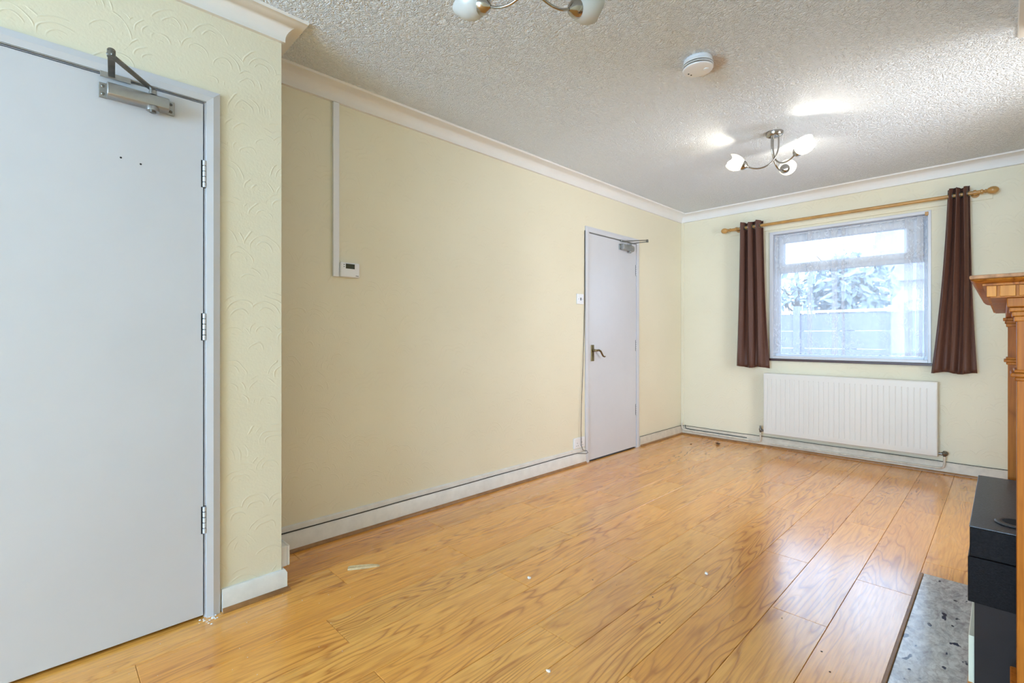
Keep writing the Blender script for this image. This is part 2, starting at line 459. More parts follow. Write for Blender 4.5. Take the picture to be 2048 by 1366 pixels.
# ---------------------------------------------------------------- room shell
def wall_x(mb, xa, xb, y0, y1, z0, z1, hole=None):
    """wall slab normal to X with an optional (y0,y1,z0,z1) hole"""
    if not hole: return mb.box(xa, xb, y0, y1, z0, z1)
    a, b, c, d = hole
    mb.box(xa, xb, y0, a, z0, z1); mb.box(xa, xb, b, y1, z0, z1)
    if c > z0: mb.box(xa, xb, a, b, z0, c)
    mb.box(xa, xb, a, b, d, z1); return mb
def wall_y(mb, ya, yb, x0, x1, z0, z1, hole=None):
    if not hole: return mb.box(x0, x1, ya, yb, z0, z1)
    a, b, c, d = hole
    mb.box(x0, a, ya, yb, z0, z1); mb.box(b, x1, ya, yb, z0, z1)
    if c > z0: mb.box(a, b, ya, yb, z0, c)
    mb.box(a, b, ya, yb, d, z1); return mb

D1 = dict(x=NX, y0=-0.312, y1=0.452, top=1.972)   # nearer door leaf
D2 = dict(x=LX, y0=3.372, y1=4.130, top=1.968)    # far door leaf
WT = 0.22
struct(wall_x(MB(), LX-WT, LX, NY, BY+WT+0.06, 0, CH, (D2['y0']-0.025, D2['y1']+0.025, 0, D2['top']+0.025)).build('wall_left', M['paper']))
struct(wall_x(MB(), LX-WT, NX, FY-WT, NY, 0, CH, (D1['y0']-0.025, D1['y1']+0.025, 0, D1['top']+0.025)).build('wall_left_near', M['paper']))
struct(wall_y(MB(), BY, BY+WT+0.06, LX, RX, 0, CH, (WX0, WX1, WZ0, WZ1)).build('wall_back', M['paper']))
struct(wall_y(MB(), FY-WT, FY, NX, RX, 0, CH, (QX0, QX1, QZ0, QZ1)).build('wall_front', M['paper']))
struct(wall_x(MB(), RX, RX+WT, FY-WT, BY+WT+0.06, 0, CH, (SY0, SY1, SZ0, SZ1)).build('wall_right', M['paper']))
wch = MB().box(CX, RX, CB0, 1.98, 0, CH).box(CX, RX, 2.72, CB1, 0, CH).box(CX, RX, 1.98, 2.72, 0.75, CH).box(RX-0.05, RX, 1.98, 2.72, 0, 0.75)
struct(wch.build('wall_chimney', M['paper']))
struct(MB().box(LX-WT, RX+WT, FY-WT, BY+WT+0.06, CH, CH+0.2).build('ceiling', M['artex']))

# floor: subfloor plus every laminate plank as its own piece
floor = struct(MB().box(LX-WT, RX+WT, FY-WT, BY+WT+0.06, -0.16, -0.0085).build('floor', M['sub']))
PW, PL, G = 0.1925, 1.275, 0.0011
starts = {0: 1.315, 1: 2.087, 2: 1.335, 3: 2.04, 4: 1.33, 5: 0.77, 6: 1.505, 7: 0.78, 8: 1.50, 9: 0.957, 10: 1.62, 11: 0.9}
rng = random.Random(4)
def plank(x0, x1, y0, y1):
    mb = MB(); xa, xb, ya, yb = x0+G/2, x1-G/2, y0+G/2, y1-G/2
    ch = 0.0011
    lo = [(xa, ya, -0.0085), (xb, ya, -0.0085), (xb, yb, -0.0085), (xa, yb, -0.0085)]
    mi = [(x, y, -ch) for x, y, z in lo]
    hi = [(xa+ch, ya+ch, 0), (xb-ch, ya+ch, 0), (xb-ch, yb-ch, 0), (xa+ch, yb-ch, 0)]
    mb.add(lo+mi+hi, [(0, 3, 2, 1), (8, 9, 10, 11)] + [(i, (i+1) % 4, 4+(i+1) % 4, 4+i) for i in range(4)] + [(4+i, 4+(i+1) % 4, 8+(i+1) % 4, 8+i) for i in range(4)])
    mb.build('plank', M['oak'], floor, origin=((x0+x1)/2, (y0+y1)/2, 0))
for r in range(-5, 12):
    x1 = -0.265 - r*PW; x0 = x1 - PW
    x0, x1 = max(x0, LX+0.004), min(x1, RX-0.004)
    if x1-x0 < 0.02: continue
    s = starts.get(r, 0.4 + rng.random()*1.2)
    cuts = sorted([FY+0.004, BY-0.004] + [s + k*PL for k in range(-4, 5) if FY+0.05 < s+k*PL < BY-0.05])
    for a, b in zip(cuts, cuts[1:]):
        segs = [(a, b)]
        if r < 0:                                   # cut out around the hearth and the chimney breast
            lo_, hi_ = (HY0-0.004, HY1+0.004)
            if x0 > CX-0.1: lo_, hi_ = CB0-0.02, CB1+0.02
            segs = [(p, q) for p, q in ((a, min(b, lo_)), (max(a, hi_), b)) if q-p > 0.03]
        if x1 < NX-0.01:
            segs = [(max(p, NY+0.004), q) for p, q in segs if q > NY+0.05]
        for p, q in segs: plank(x0, x1, p, q)

# coving, mitred round the room
cove = []
for k in range(9):
    a = math.pi/2*k/8
    cove.append((0.012+0.066*(1-math.cos(a)), CH-0.072+0.060*math.sin(a)))
prof = [(0.0, CH), (0.0, CH-0.086), (0.012, CH-0.083)] + cove + [(0.082, CH-0.010), (0.086, CH)]
path = [(NX, FY), (NX, NY), (LX, NY), (LX, BY), (RX, BY), (RX, CB1), (CX, CB1), (CX, CB0), (RX, CB0), (RX, FY), (NX, FY)]
struct(MB().sweep(path, prof).build('trim_1', M['cove'], smooth=True))
# skirting boards
def skirt(name, path, h=0.092, t=0.018, mat='skirt', cap=False, bead=True):
    o = struct(MB().sweep(path, [(0, 0.001), (t, 0.001), (t, h-0.012), (t-0.007, h), (0, h)]).build(name, M[mat], smooth=True))
    if cap:   # second, thinner board scribed above
        MB().sweep(path, [(0, h+0.006), (t-0.007, h+0.006), (t-0.008, h+0.028), (0.002, h+0.034), (0, h+0.034)]).build('top_strip', M['skirt'], o, smooth=True)
    if bead:
        MB().sweep(path, [(t, 0.0005), (t+0.012, 0.0005), (t+0.011, 0.008), (t+0.006, 0.015), (t, 0.017)]).build('floor_bead', M['bead'], o, smooth=True)
    return o
AW = 0.046
skirt('baseboard_left', [(LX, NY+0.001), (LX, D2['y0']-AW-0.012)], 0.100, cap=True)
skirt('baseboard_left_far', [(LX, D2['y1']+AW+0.012), (LX, BY), (RX, BY)], 0.092, mat='grimy')
skirt('baseboard_near', [(NX, D1['y1']+AW+0.012), (NX, NY), (LX+0.02, NY)], 0.088)
skirt('baseboard_near_front', [(NX, FY), (NX, D1['y0']-AW-0.012)], 0.088)
skirt('baseboard_front', [(RX, FY), (NX+0.02, FY)], 0.088)
skirt('baseboard_right', [(RX, CB0), (RX, FY+0.02)], 0.088)
skirt('baseboard_alcove', [(RX, BY-0.02), (RX, CB1), (CX, CB1)], 0.088)
# corner bead on the window wall beside the long wall (a wallpapered pipe casing)
struct(MB().box(LX, LX+0.030, BY-0.012, BY, 0.09, CH-0.083).build('trim_2', M['paper'], bevel=0.004))

# ---------------------------------------------------------------- doors
def hinge(parent, x, y, zc, mat, hh=0.052):
    mb = MB(); n = 5; step = 2*hh/n
    for k in range(n):
        z0 = zc-hh+k*step
        mb.lathe([(0.0052, 0.0012), (0.0062, 0.002), (0.0062, step-0.002), (0.0052, step-0.0012)], (x, y, z0), (0, 0, 1), 12)
    h = mb.build('hinge', M[mat], parent, smooth=True)
    MB().lathe([(0.0035, 0), (0.0035, 2*hh)], (x, y, zc-hh), (0, 0, 1), 8).build('hinge_pin', M['darkmetal'], h, smooth=True)
    MB().box(x-0.009, x-0.0015, y-0.011, y+0.011, zc-hh, zc+hh).build('hinge_recess', M['gap'], h)
def make_door(name, D, hinges):
    x, y0, y1, top = D['x'], D['y0'], D['y1'], D['top']
    root = struct(newobj(name, None, None, (x, (y0+y1)/2, 0)))
    MB().box(x-0.036, x+0.006, y0+0.003, y1-0.004, 0.012, top-0.004).build('door_leaf', M['gloss'], root, bevel=0.0015)
    # lining: jambs and head filling the wall opening
    MB().box(x-WT+0.01, x+0.002, y1, y1+0.024, 0, top+0.024).box(x-WT+0.01, x+0.002, y0-0.024, y0, 0, top+0.024).box(x-WT+0.01, x+0.002, y0, y1, top, top+0.024).build('door_lining', M['gloss'], root)
    MB().box(x-0.055, x-0.038, y0, y1, 0.0, top).build('dark_gap_sheet', M['gap'], root)  # near-black sheet across the opening, stands in for shade in the leaf gaps
    p = [(0, 0), (0.0, 0.013), (AW*0.5, 0.016), (AW, 0.011), (AW, 0)]
    # architrave: mitred profile around the opening
    mb = MB(); ins = 0.005
    pts = [(y1+ins, 0.0), (y1+ins, top+ins), (y0-ins, top+ins), (y0-ins, 0.0)]
    out = [(1, 0), (1, 1), (-1, 1), (-1, 0)]
    vs = []
    for (py, pz), (oy, oz) in zip(pts, out):
        for w, d in p: vs.append((x+d, py+oy*w, pz+oz*w))
    n = len(p); fs = []
    for i in range(3):
        for k in range(n):
            a, b = i*n+k, i*n+(k+1) % n; fs.append((a, b, b+n, a+n))
    fs += [tuple(range(n)), tuple(3*n+k for k in range(n))]
    mb.add(vs, fs).build('architrave', M['gloss'], root, smooth=False)
    MB().box(x+0.0065, x+0.0130, y0, y1, top+0.0005, top+0.0042).build('draught_strip', M['silver'], root)
    for z in hinges: hinge(root, x+0.0085, y1-0.0005, z, 'gloss')
    fix(root)
    return root
door1 = make_door('door_1', D1, (1.70, 1.115, 0.376))
for y, z in ((0.202, 1.699), (0.257, 1.690)):
    h = MB().lathe([(0.0035, 0), (0.003, 0.0012)], (NX+0.0055, y, z), (1, 0, 0), 10).build('screw_hole', M['gap'], door1)
fix(door1)
door2 = make_door('door_2', D2, (1.715, 0.988, 0.368))
# lever handle on a backplate
hp = MB().box(LX+0.006, LX+0.012, 3.398, 3.440, 0.862, 1.003)
hpo = hp.build('handle_plate', M['brass'], door2, bevel=0.002)
lever = [(LX+0.012, 3.419, 0.955), (LX+0.045, 3.419, 0.955), (LX+0.055, 3.428, 0.956), (LX+0.056, 3.450, 0.957), (LX+0.055, 3.475, 0.948), (LX+0.054, 3.495, 0.925), (LX+0.054, 3.512, 0.905), (LX+0.054, 3.535, 0.898), (LX+0.054, 3.548, 0.902)]
lv = MB().tube(lever, [0.011, 0.009, 0.009, 0.009, 0.008, 0.0075, 0.007, 0.006, 0.004], 12).build('lever', M['brass'], door2, smooth=True)
fix(door2)

# overhead door closers
def closer(name, label, X, Y0, L, z0, z1, spin, elbow, foot):
    root = thing(name, label, 'door closer', (X+0.006, Y0, z0), 'overhead door closers')
    zc, xf = (z0+z1)/2, X+0.0065
    prof = [(0.0, z0), (0.030, z0), (0.040, z0+0.006), (0.044, zc), (0.040, z1-0.006), (0.030, z1), (0.0, z1)]
    vs, fs, n = [], [], len(prof)
    for y in (Y0+0.020, Y0+L-0.020):
        for d, z in prof: vs.append((xf+d, y, z))
    for k in range(n): fs.append((k, (k+1) % n, n+(k+1) % n, n+k))
    fs += [tuple(range(n)), tuple(range(n, 2*n))]
    MB().add(vs, fs).build('body', M['silver'], root, smooth=True, bevel=0.002)
    for ya, yb in ((Y0, Y0+0.022), (Y0+L-0.022, Y0+L)):
        pl = MB().box(xf, xf+0.007, ya, yb, z0-0.001, z1+0.001).build('end_plate', M['silver'], root, bevel=0.0015)
        for zz in (z0+0.011, z1-0.011):
            MB().lathe([(0.0052, 0), (0.0052, 0.001), (0.0035, 0.0025)], (xf+0.0072, (ya+yb)/2, zz), (1, 0, 0), 12).build('screw', M['darkmetal'], pl, smooth=True)
    xs = xf+0.027
    MB().lathe([(0.019, 0), (0.019, 0.012), (0.016, 0.016)], (xs, spin, z0-0.012), (0, 0, 1), 20).build('spindle_boss', M['silver'], root, smooth=True)
    MB().lathe([(0.010, 0), (0.010, 0.006)], (xs, spin, z0-0.017), (0, 0, 1), 14).build('spindle_cap', M['darkmetal'], root, smooth=True)
    MB().lathe([(0.013, 0), (0.011, 0.016)], (xs, spin, z1-0.002), (0, 0, 1), 16).build('spindle', M['silver'], root, smooth=True)
    za = z1+0.016
    e = Vector((elbow[0], elbow[1], za)); s_ = Vector((xs, spin, za))
    d = (e-s_).normalized()
    arm = MB().bar(s_-d*0.008, e+d*0.010, 0.019, 0.006)
    arm.build('main_arm', M['darkmetal'], root, bevel=0.0015)
    f = Vector((X+0.020, foot, za+0.012)); e2 = e+Vector((0, 0, 0.013)); d2 = (f-e2).normalized()
    MB().bar(e2-d2*0.010, f, 0.019, 0.006).build('fore_arm', M['darkmetal'], root, bevel=0.0015)
    MB().lathe([(0.011, 0), (0.011, 0.022), (0.008, 0.026)], e-Vector((0, 0, 0.006)), (0, 0, 1), 16).build('elbow_pin', M['darkmetal'], root, smooth=True)
    br = MB().box(X+0.015, X+0.021, foot-0.030, foot+0.052, za+0.004, za+0.022)
    br.build('bracket', M['silver'], root, bevel=0.001)
    fix(root)
    return root
closer('door_closer', 'silver door closer with folded dark arm on the white door beside the wall corner', NX, 0.143, 0.212, 1.890, 1.938, 0.288, (-1.945, 0.160), 0.176)
closer('door_closer', 'silver overhead door closer with sideways arm on the white door that has a brass handle', LX, 3.830, 0.225, 1.880, 1.935, 3.985, (-2.305, 4.010), 3.878)

# ---------------------------------------------------------------- window wall
win = struct(newobj('window_1', None, None, ((WX0+WX1)/2, BY+0.1, WZ0)))
yf0, yf1 = BY+0.085, BY+0.145
def frame(mb, x0, x1, z0, z1, wl, wr, wb, wt, ya, yb):
    mb.box(x0, x0+wl, ya, yb, z0, z1).box(x1-wr, x1, ya, yb, z0, z1)
    mb.box(x0+wl, x1-wr, ya, yb, z0, z0+wb).box(x0+wl, x1-wr, ya, yb, z1-wt, z1)
    return mb
frame(MB(), WX0, WX1, WZ0, WZ1, 0.045, 0.04, 0.03, 0.035, yf0, yf1).build('outer_frame', M['upvc'], win, bevel=0.004)
MB().box(WX0+0.045, WX1-0.04, yf0-0.002, yf1, 1.690, 1.730).build('transom', M['upvc'], win, bevel=0.003)
frame(MB(), WX0+0.045, WX1-0.04, 1.725, WZ1-0.035, 0.040, 0.11, 0.050, 0.055, yf0-0.022, yf1-0.01).build('top_sash', M['upvc'], win, bevel=0.006)
MB().box(WX0+0.08, WX1-0.145, yf0+0.025, yf0+0.031, 1.77, 1.985).build('pane', M['glass'], win)
MB().box(WX0+0.04, WX1-0.035, yf0+0.025, yf0+0.031, 0.90, 1.695).build('pane', M['glass'], win)
hb = MB().box(-1.43, -1.37, yf0-0.034, yf0-0.022, 1.738, 1.752).tube([(-1.38, yf0-0.036, 1.745), (-1.30, yf0-0.040, 1.748)], 0.006, 8)
hb.build('window_handle', M['upvc'], win, bevel=0.002)
# reveal lining, flush trim on the wall face and the thin dark sill edge
t_ = 0.010
frame(MB(), WX0, WX1, WZ0, WZ1, t_, t_, t_, t_, BY-0.002, yf0).build('reveal_lining', M['gloss'], win)
frame(MB(), WX0-0.017, WX1+0.012, WZ0-0.012, WZ1+0.014, 0.026, 0.020, 0.024, 0.026, BY-0.012, BY-0.0005).build('window_trim', M['gloss'], win, bevel=0.002)
MB().box(WX0-0.030, WX1+0.020, BY-0.022, BY-0.0005, WZ0-0.034, WZ0-0.013).build('window_sill', M['sill'], win, bevel=0.002)
MB().box(WX1-0.026, WX1-0.004, BY-0.016, BY+0.006, 2.045, 2.074).build('wire_hook', M['pole'], win, bevel=0.003)
fix(win)
# unseen window behind the camera, added to light the room
w2 = struct(newobj('added_window_2', None, None, ((QX0+QX1)/2, FY-0.1, QZ0)))
frame(MB(), QX0, QX1, QZ0, QZ1, 0.055, 0.055, 0.055, 0.055, FY-0.20, FY-0.14).box((QX0+QX1)/2-0.035, (QX0+QX1)/2+0.035, FY-0.15, FY-0.09, QZ0+0.055, QZ1-0.055).build('outer_frame', M['upvc'], w2, bevel=0.004)
for xa, xb in ((QX0+0.05, (QX0+QX1)/2-0.03), ((QX0+QX1)/2+0.03, QX1-0.05)):
    MB().box(xa, xb, FY-0.175, FY-0.169, QZ0+0.05, QZ1-0.05).build('pane', M['glass'], w2)
MB().box(QX0-0.04, QX1+0.04, FY-0.14, FY+0.05, QZ0-0.025, QZ0).build('window_sill', M['gloss'], w2, bevel=0.004)
fix(w2)

w3 = struct(newobj('added_window_3', None, None, (RX+0.1, (SY0+SY1)/2, SZ0)))  # invented alcove window, never in view, put in to light the far end
for ya, yb, za, zb in ((SY0, SY0+0.05, SZ0, SZ1), (SY1-0.05, SY1, SZ0, SZ1), (SY0+0.05, SY1-0.05, SZ0, SZ0+0.05), (SY0+0.05, SY1-0.05, SZ1-0.05, SZ1)):
    MB().box(RX+0.14, RX+0.20, ya, yb, za, zb).build('frame_bar', M['upvc'], w3, bevel=0.004)
MB().box(RX+0.167, RX+0.173, SY0+0.045, SY1-0.045, SZ0+0.045, SZ1-0.045).build('pane', M['glass'], w3)
MB().box(RX-0.03, RX+0.14, SY0-0.03, SY1+0.03, SZ0-0.025, SZ0).build('window_sill', M['gloss'], w3, bevel=0.004)
fix(w3)

# lace net curtain: plan line with Z-shaped folds
def net_curtain():
    y = BY+0.034
    folds = [(-1.545, 0.028), (-1.255, 0.035), (-1.065, 0.040), (-1.000, 0.020), (-0.545, 0.050), (-0.475, 0.036)]
    plan = []; x = -1.563; rr = random.Random(2)
    def run(x0, x1):
        n = max(2, int(abs(x1-x0)/0.012))
        for i in range(n):
            u = x0+(x1-x0)*i/n
            plan.append((u, y+0.008*math.sin(u*23)+0.004*math.sin(u*61)))
    for fx, w in folds:
        run(x, fx+w/2)
        plan.append((fx+w/2+0.002, y-0.004)); plan.append((fx+w/2, y-0.009))
        plan.append((fx, y-0.010)); plan.append((fx-w/2, y-0.010)); plan.append((fx-w/2-0.002, y-0.014)); plan.append((fx-w/2, y-0.017))
        plan.append((fx, y-0.018))
        x = fx+w/2
    run(x, -0.432); plan.append((-0.432, y))
    NZ = 40; vs, fs = [], []; arc = 0.0
    for i, (px, py) in enumerate(plan):
        if i: arc += math.hypot(px-plan[i-1][0], py-plan[i-1][1])
        tri = abs(((arc/0.045) % 1.0)-0.5)*2
        zb = 0.905+0.016*tri
        for k in range(NZ+1):
            t = k/NZ; z = zb+(2.052-zb)*t
            sway = (1-t)*0.006*math.sin(px*17+t*3)
            pinch = 0.02*(t**3)*math.sin(px*140)*0.35
            vs.append((px+sway, py+pinch*0.5-0.004*(1-t), z))
    for i in range(len(plan)-1):
        for k in range(NZ):
            a = i*(NZ+1)+k; fs.append((a, a+NZ+1, a+NZ+2, a+1))
    root = thing('net_curtain', 'white lace net curtain hanging inside the window opening', 'net curtain', (-1.0, y, 0.9))
    MB().add(vs, fs).build('lace', M['net'], root, smooth=True)
    MB().tube([(WX0+0.008, y-0.006, 2.046), (-1.0, y-0.006, 2.043), (WX1-0.008, y-0.006, 2.046)], 0.0025, 8).build('curtain_wire', M['plastic'], root)
    fix(root)
net_curtain()

# curtain pole
PY, PZ = BY-0.085, 2.152
pole = thing('curtain_pole', 'honey coloured wooden curtain pole with turned finials above the window', 'curtain pole', (-1.0, PY, PZ))
MB().tube([(-1.935, PY, PZ), (-0.115, PY, PZ)], 0.0135, 16).build('rod', M['pole'], pole, smooth=True)
fin = [(0.0135, 0), (0.017, 0.003), (0.017, 0.012), (0.011, 0.016), (0.009, 0.022), (0.015, 0.026), (0.015, 0.030), (0.011, 0.034), (0.019, 0.041), (0.025, 0.053), (0.027, 0.066), (0.024, 0.082), (0.014, 0.094), (0.002, 0.099)]
MB().lathe(fin, (-1.93, PY, PZ), (-1, 0, 0), 20).build('finial', M['pole'], pole, smooth=True)
MB().lathe(fin, (-0.12, PY, PZ), (1, 0, 0), 20).build('finial', M['pole'], pole, smooth=True)
for bx in (-1.875, -0.150):
    b = MB().lathe([(0.024, 0), (0.024, 0.010), (0.012, 0.014), (0.011, 0.060)], (bx, BY-0.0135, PZ-0.002), (0, -1, 0), 18)
    b.lathe([(0.020, -0.008), (0.020, 0.008)], (bx, PY, PZ), (1, 0, 0), 18)
    b.build('bracket', M['pole'], pole, smooth=True)
MB().box(-1.965, -0.055, BY-0.0135, BY-0.0003, 2.105, 2.165).build('batten', M['paper'], pole, bevel=0.002)
fix(pole)

def curtain(name, label, tx0, tx1, bx0, bx1, zt, zb, n, seed, amp=0.034, skew=0.0):
    NT_ = 24*n; vs, fs = [], []
    SV = [0.09*j/26 for j in range(26)]+[0.09+0.91*j/36 for j in range(37)]; NS = len(SV)-1; rr = random.Random(seed)
    ph = [rr.uniform(-0.5, 0.5) for _ in range(n+2)]
    for i in range(NT_+1):
        t = i/NT_
        for k in range(NS+1):
            s = SV[k]
            e = s**1.3
            x = (tx0+(tx1-tx0)*t)*(1-e)+(bx0+(bx1-bx0)*t)*e
            w = 2*math.pi*n*t
            a = amp*(1-0.25*s)
            y = PY - a*(math.sin(w-0.6+0.35*math.sin(2.2*s+seed)*s)+0.42)*0.85 - 0.004*math.sin(3*w+5*s)*s
            x += 0.35*a*math.sin(2*w)*0.5*(1-0.3*s) + 0.006*math.sin(4*s+w*0.5)*s
            z = zt+(zb-zt)*s + 0.007*math.sin(w*0.5+seed)*(1 if k == 0 or k == NS else s) + skew*s*t
            vs.append((x, y, z))
    for i in range(NT_):
        for k in range(NS):
            a = i*(NS+1)+k; q = (a, a+1, a+NS+2, a+NS+1)
            if any(abs(vs[j][1]-PY) < 0.0165 and abs(vs[j][2]-PZ) < 0.0165 for j in q): continue   # eyelet hole
            fs.append(q)
    root = thing(name, label, 'curtain', ((bx0+bx1)/2, PY, zb), 'pair of brown curtains')
    c = MB().add(vs, fs).build('cloth', M['brown'], root, smooth=True)
    so = c.modifiers.new('thickness', 'SOLIDIFY'); so.thickness = 0.003; so.offset = 0
    # eyelet rings where the cloth crosses the pole
    cr_ = [c for k in range(n+1) for c in (2*math.pi*k+0.6-0.4334, 2*math.pi*k+0.6+math.pi+0.4334) if c < 2*math.pi*n]
    for j, c_ in enumerate(cr_):
        t = c_/(2*math.pi*n); x = tx0+(tx1-tx0)*t + 0.175*amp*math.sin(2*c_)
        rg = MB().lathe([(0.0175, -0.003), (0.0235, -0.003), (0.0235, 0.003), (0.0175, 0.003), (0.0175, -0.003)], (x, PY, PZ), (1, 0.25*(-1)**j, 0), 20, caps=False)
        rg.build('eyelet', M['darkmetal'], root, smooth=True)
    fix(root)
curtain('curtain', 'dark brown curtain with straight folds, on the window side nearest the room corner', -1.842, -1.628, -1.872, -1.575, 2.200, 0.775, 3, 1)
curtain('curtain', 'dark brown curtain flaring towards its hem, on the side of the window nearest the fireplace', -0.300, -0.178, -0.392, -0.142, 2.205, 0.795, 3, 5, 0.030, 0.0)

# radiator
rx0, rx1, rz0, rz1 = -1.622, -0.357, 0.139, 0.724
ryf = BY-0.100
rad = thing('radiator', 'white ribbed panel radiator under the window', 'radiator', ((rx0+rx1)/2, BY-0.06, rz0))
nr = 31; pitch = (rx1-rx0-0.06)/nr; pts = [(rx0, ryf+0.016), (rx0+0.004, ryf+0.002), (rx0+0.012, ryf)]
for k in range(nr):
    a = rx0+0.03+k*pitch
    pts += [(a, ryf), (a+0.0025, ryf+0.0028), (a+0.0055, ryf+0.0028), (a+0.008, ryf)]
pts += [(rx1-0.012, ryf), (rx1-0.004, ryf+0.002), (rx1, ryf+0.016)]
levels = [(rz0, 0, 0.010), (rz0+0.006, 0, 0.002), (rz0+0.045, 0, 0), (rz0+0.056, 1, 0), (rz1-0.062, 1, 0), (rz1-0.052, 0, 0), (rz1-0.010, 0, 0), (rz1-0.002, 0, 0.004), (rz1, 0, 0.012)]
vs, fs, n = [], [], len(pts)
for z, f_, d in levels:
    for x, y in pts:
        yy = y if (f_ or y > ryf+0.006) else min(y, ryf+0.0005)
        if f_ == 0 and abs(y-(ryf+0.0028)) < 1e-6: yy = ryf
        vs.append((x, yy+d, z))
for i in range(len(levels)-1):
    for k in range(n-1):
        a = i*n+k; fs.append((a, a+1, a+n+1, a+n))
MB().add(vs, fs).build('front_panel', M['rad'], rad)
MB().box(rx0+0.004, rx1-0.004, ryf+0.012, BY-0.030, rz1-0.020, rz1-0.002).build('top_grille', M['rad'], rad, bevel=0.002)
MB().box(rx0+0.002, rx0+0.010, ryf+0.012, BY-0.030, rz0+0.01, rz1-0.004).build('side_panel', M['rad'], rad, bevel=0.002)
MB().box(rx1-0.010, rx1-0.002, ryf+0.012, BY-0.030, rz0+0.01, rz1-0.004).build('side_panel', M['rad'], rad, bevel=0.002)
MB().box(rx0+0.012, rx1-0.012, BY-0.044, BY-0.032, rz0+0.004, rz1-0.03).build('rear_panel', M['rad'], rad)
for bx in (rx0+0.25, rx1-0.25):
    MB().box(bx-0.02, bx+0.02, BY-0.032, BY-0.0006, rz0+0.05, rz1-0.08).build('wall_bracket', M['rad'], rad)
def valve(sx, x, knob):
    v = MB().tube([(x+sx*0.002, ryf+0.035, 0.163), (x+sx*0.030, ryf+0.035, 0.163)], [0.010, 0.010], 12)
    v.lathe([(0.013, -0.004), (0.013, 0.012), (0.009, 0.016)], (x+sx*0.022, ryf+0.035, 0.163), (sx, 0, 0), 12)
    v.lathe([(0.009, -0.020), (0.010, -0.004), (0.012, 0.0), (0.013, 0.012), (0.009, 0.020), (0.007, 0.045 if knob else 0.024)], (x+sx*0.036, ryf+0.035, 0.163), (0, 0, 1), 12)
    if not knob: v.lathe([(0.017, -0.004), (0.019, 0.010), (0.015, 0.020)], (x+sx*0.036, ryf+0.035, 0.163), (sx*0.5, -0.5, 0.6), 14)
    return v.build('valve', M['darkmetal'], rad, smooth=True)
valve(-1, rx0, True); valve(1, rx1, False)
px = rx0-0.036
MB().tube([(px, ryf+0.035, 0.145), (px, ryf+0.036, 0.075), (px-0.006, ryf+0.040, 0.052), (px-0.025, ryf+0.055, 0.043), (px-0.06, BY-0.030, 0.043), (px-0.4, BY-0.030, 0.048), (LX+0.07, BY-0.030, 0.052), (LX+0.042, BY-0.040, 0.058), (LX+0.030, BY-0.047, 0.080), (LX+0.028, BY-0.040, 0.13)], 0.0075, 10).build('feed_pipe', M['dirty'], rad, smooth=True)
px = rx1+0.036
MB().tube([(px, ryf+0.035, 0.145), (px, ryf+0.036, 0.085), (px-0.006, ryf+0.040, 0.058), (px-0.025, ryf+0.055, 0.046), (px-0.07, BY-0.030, 0.043), (px-0.7, BY-0.030, 0.040), (rx0+0.02, BY-0.030, 0.040)], 0.0075, 10).build('return_pipe', M['dirty'], rad, smooth=True)
fix(rad)

# ---------------------------------------------------------------- small fittings on the long wall
tr = MB().box(LX, LX+0.016, 1.112, 1.145, 1.397, CH-0.086)
trk = tr.build('cable_trunking', M['plastic'], bevel=0.002)
tag(trk, 'slim white vertical cable trunking running from coving to thermostat', 'trunking')
th = thing('thermostat', 'small white wall thermostat with dark display', 'thermostat', (LX, 1.2, 1.395))
MB().box(LX, LX+0.026, 1.147, 1.256, 1.397, 1.476).build('case', M['plastic'], th, bevel=0.006, seg=3)
MB().box(LX+0.0255, LX+0.0270, 1.154, 1.248, 1.438, 1.471).build('fascia', M['plastic'], th, bevel=0.0005)
MB().box(LX+0.0265, LX+0.0278, 1.175, 1.226, 1.443, 1.469).build('display', M['screen'], th)
for y, z in ((1.166, 1.463), (1.166, 1.452), (1.238, 1.461), (1.238, 1.449)):
    MB().lathe([(0.0028, 0), (0.0028, 0.001), (0.002, 0.0018)], (LX+0.0268, y, z), (1, 0, 0), 10).build('button', M['ink'] if y < 1.2 else M['plastic'], th)
MB().lathe([(0.0028, 0), (0.0026, 0.0006)], (LX+0.0258, 1.236, 1.407), (1, 0, 0), 12).box(LX+0.0255, LX+0.0263, 1.2405, 1.248, 1.4045, 1.4085).build('maker_mark', M['ink'], th)
fix(th)
sw = thing('light_switch', 'white single light switch beside the door with brass handle', 'light switch', (LX, 3.25, 1.345))
MB().box(LX, LX+0.014, 3.203, 3.289, 1.347, 1.433).build('plate', M['plastic'], sw, bevel=0.003)
MB().box(LX+0.0125, LX+0.0185, 3.241, 3.251, 1.379, 1.401).build('rocker', M['ink'], sw, bevel=0.001)
for y in (3.218, 3.274): MB().lathe([(0.003, 0), (0.0025, 0.001)], (LX+0.0138, y, 1.39), (1, 0, 0), 10).build('screw', M['ink'], sw)
fix(sw)
def socket(name, label, y0, z0):
    so = thing(name, label, 'socket', (LX, y0+0.073, z0))
    MB().box(LX, LX+0.013, y0, y0+0.146, z0, z0+0.086).build('plate', M['plastic'], so, bevel=0.003)
    for k in (0, 1):
        yc = y0+0.042+k*0.062
        MB().box(LX+0.012, LX+0.0155, yc+(0.012 if k else -0.024), yc+(0.024 if k else -0.012), z0+0.060, z0+0.076).build('switch', M['plastic'], so, bevel=0.001)
        for dy, dz, w, h in ((0, 0.044, 0.004, 0.008), (-0.011, 0.022, 0.0065, 0.0042), (0.011, 0.022, 0.0065, 0.0042)):
            MB().box(LX+0.0120, LX+0.0133, yc+dy-w/2, yc+dy+w/2, z0+dz-h/2, z0+dz+h/2).build('pin_slot', M['gap'], so)
    fix(so)
socket('double_socket', 'white double plug socket low on the wall by the door frame', 3.160, 0.142)
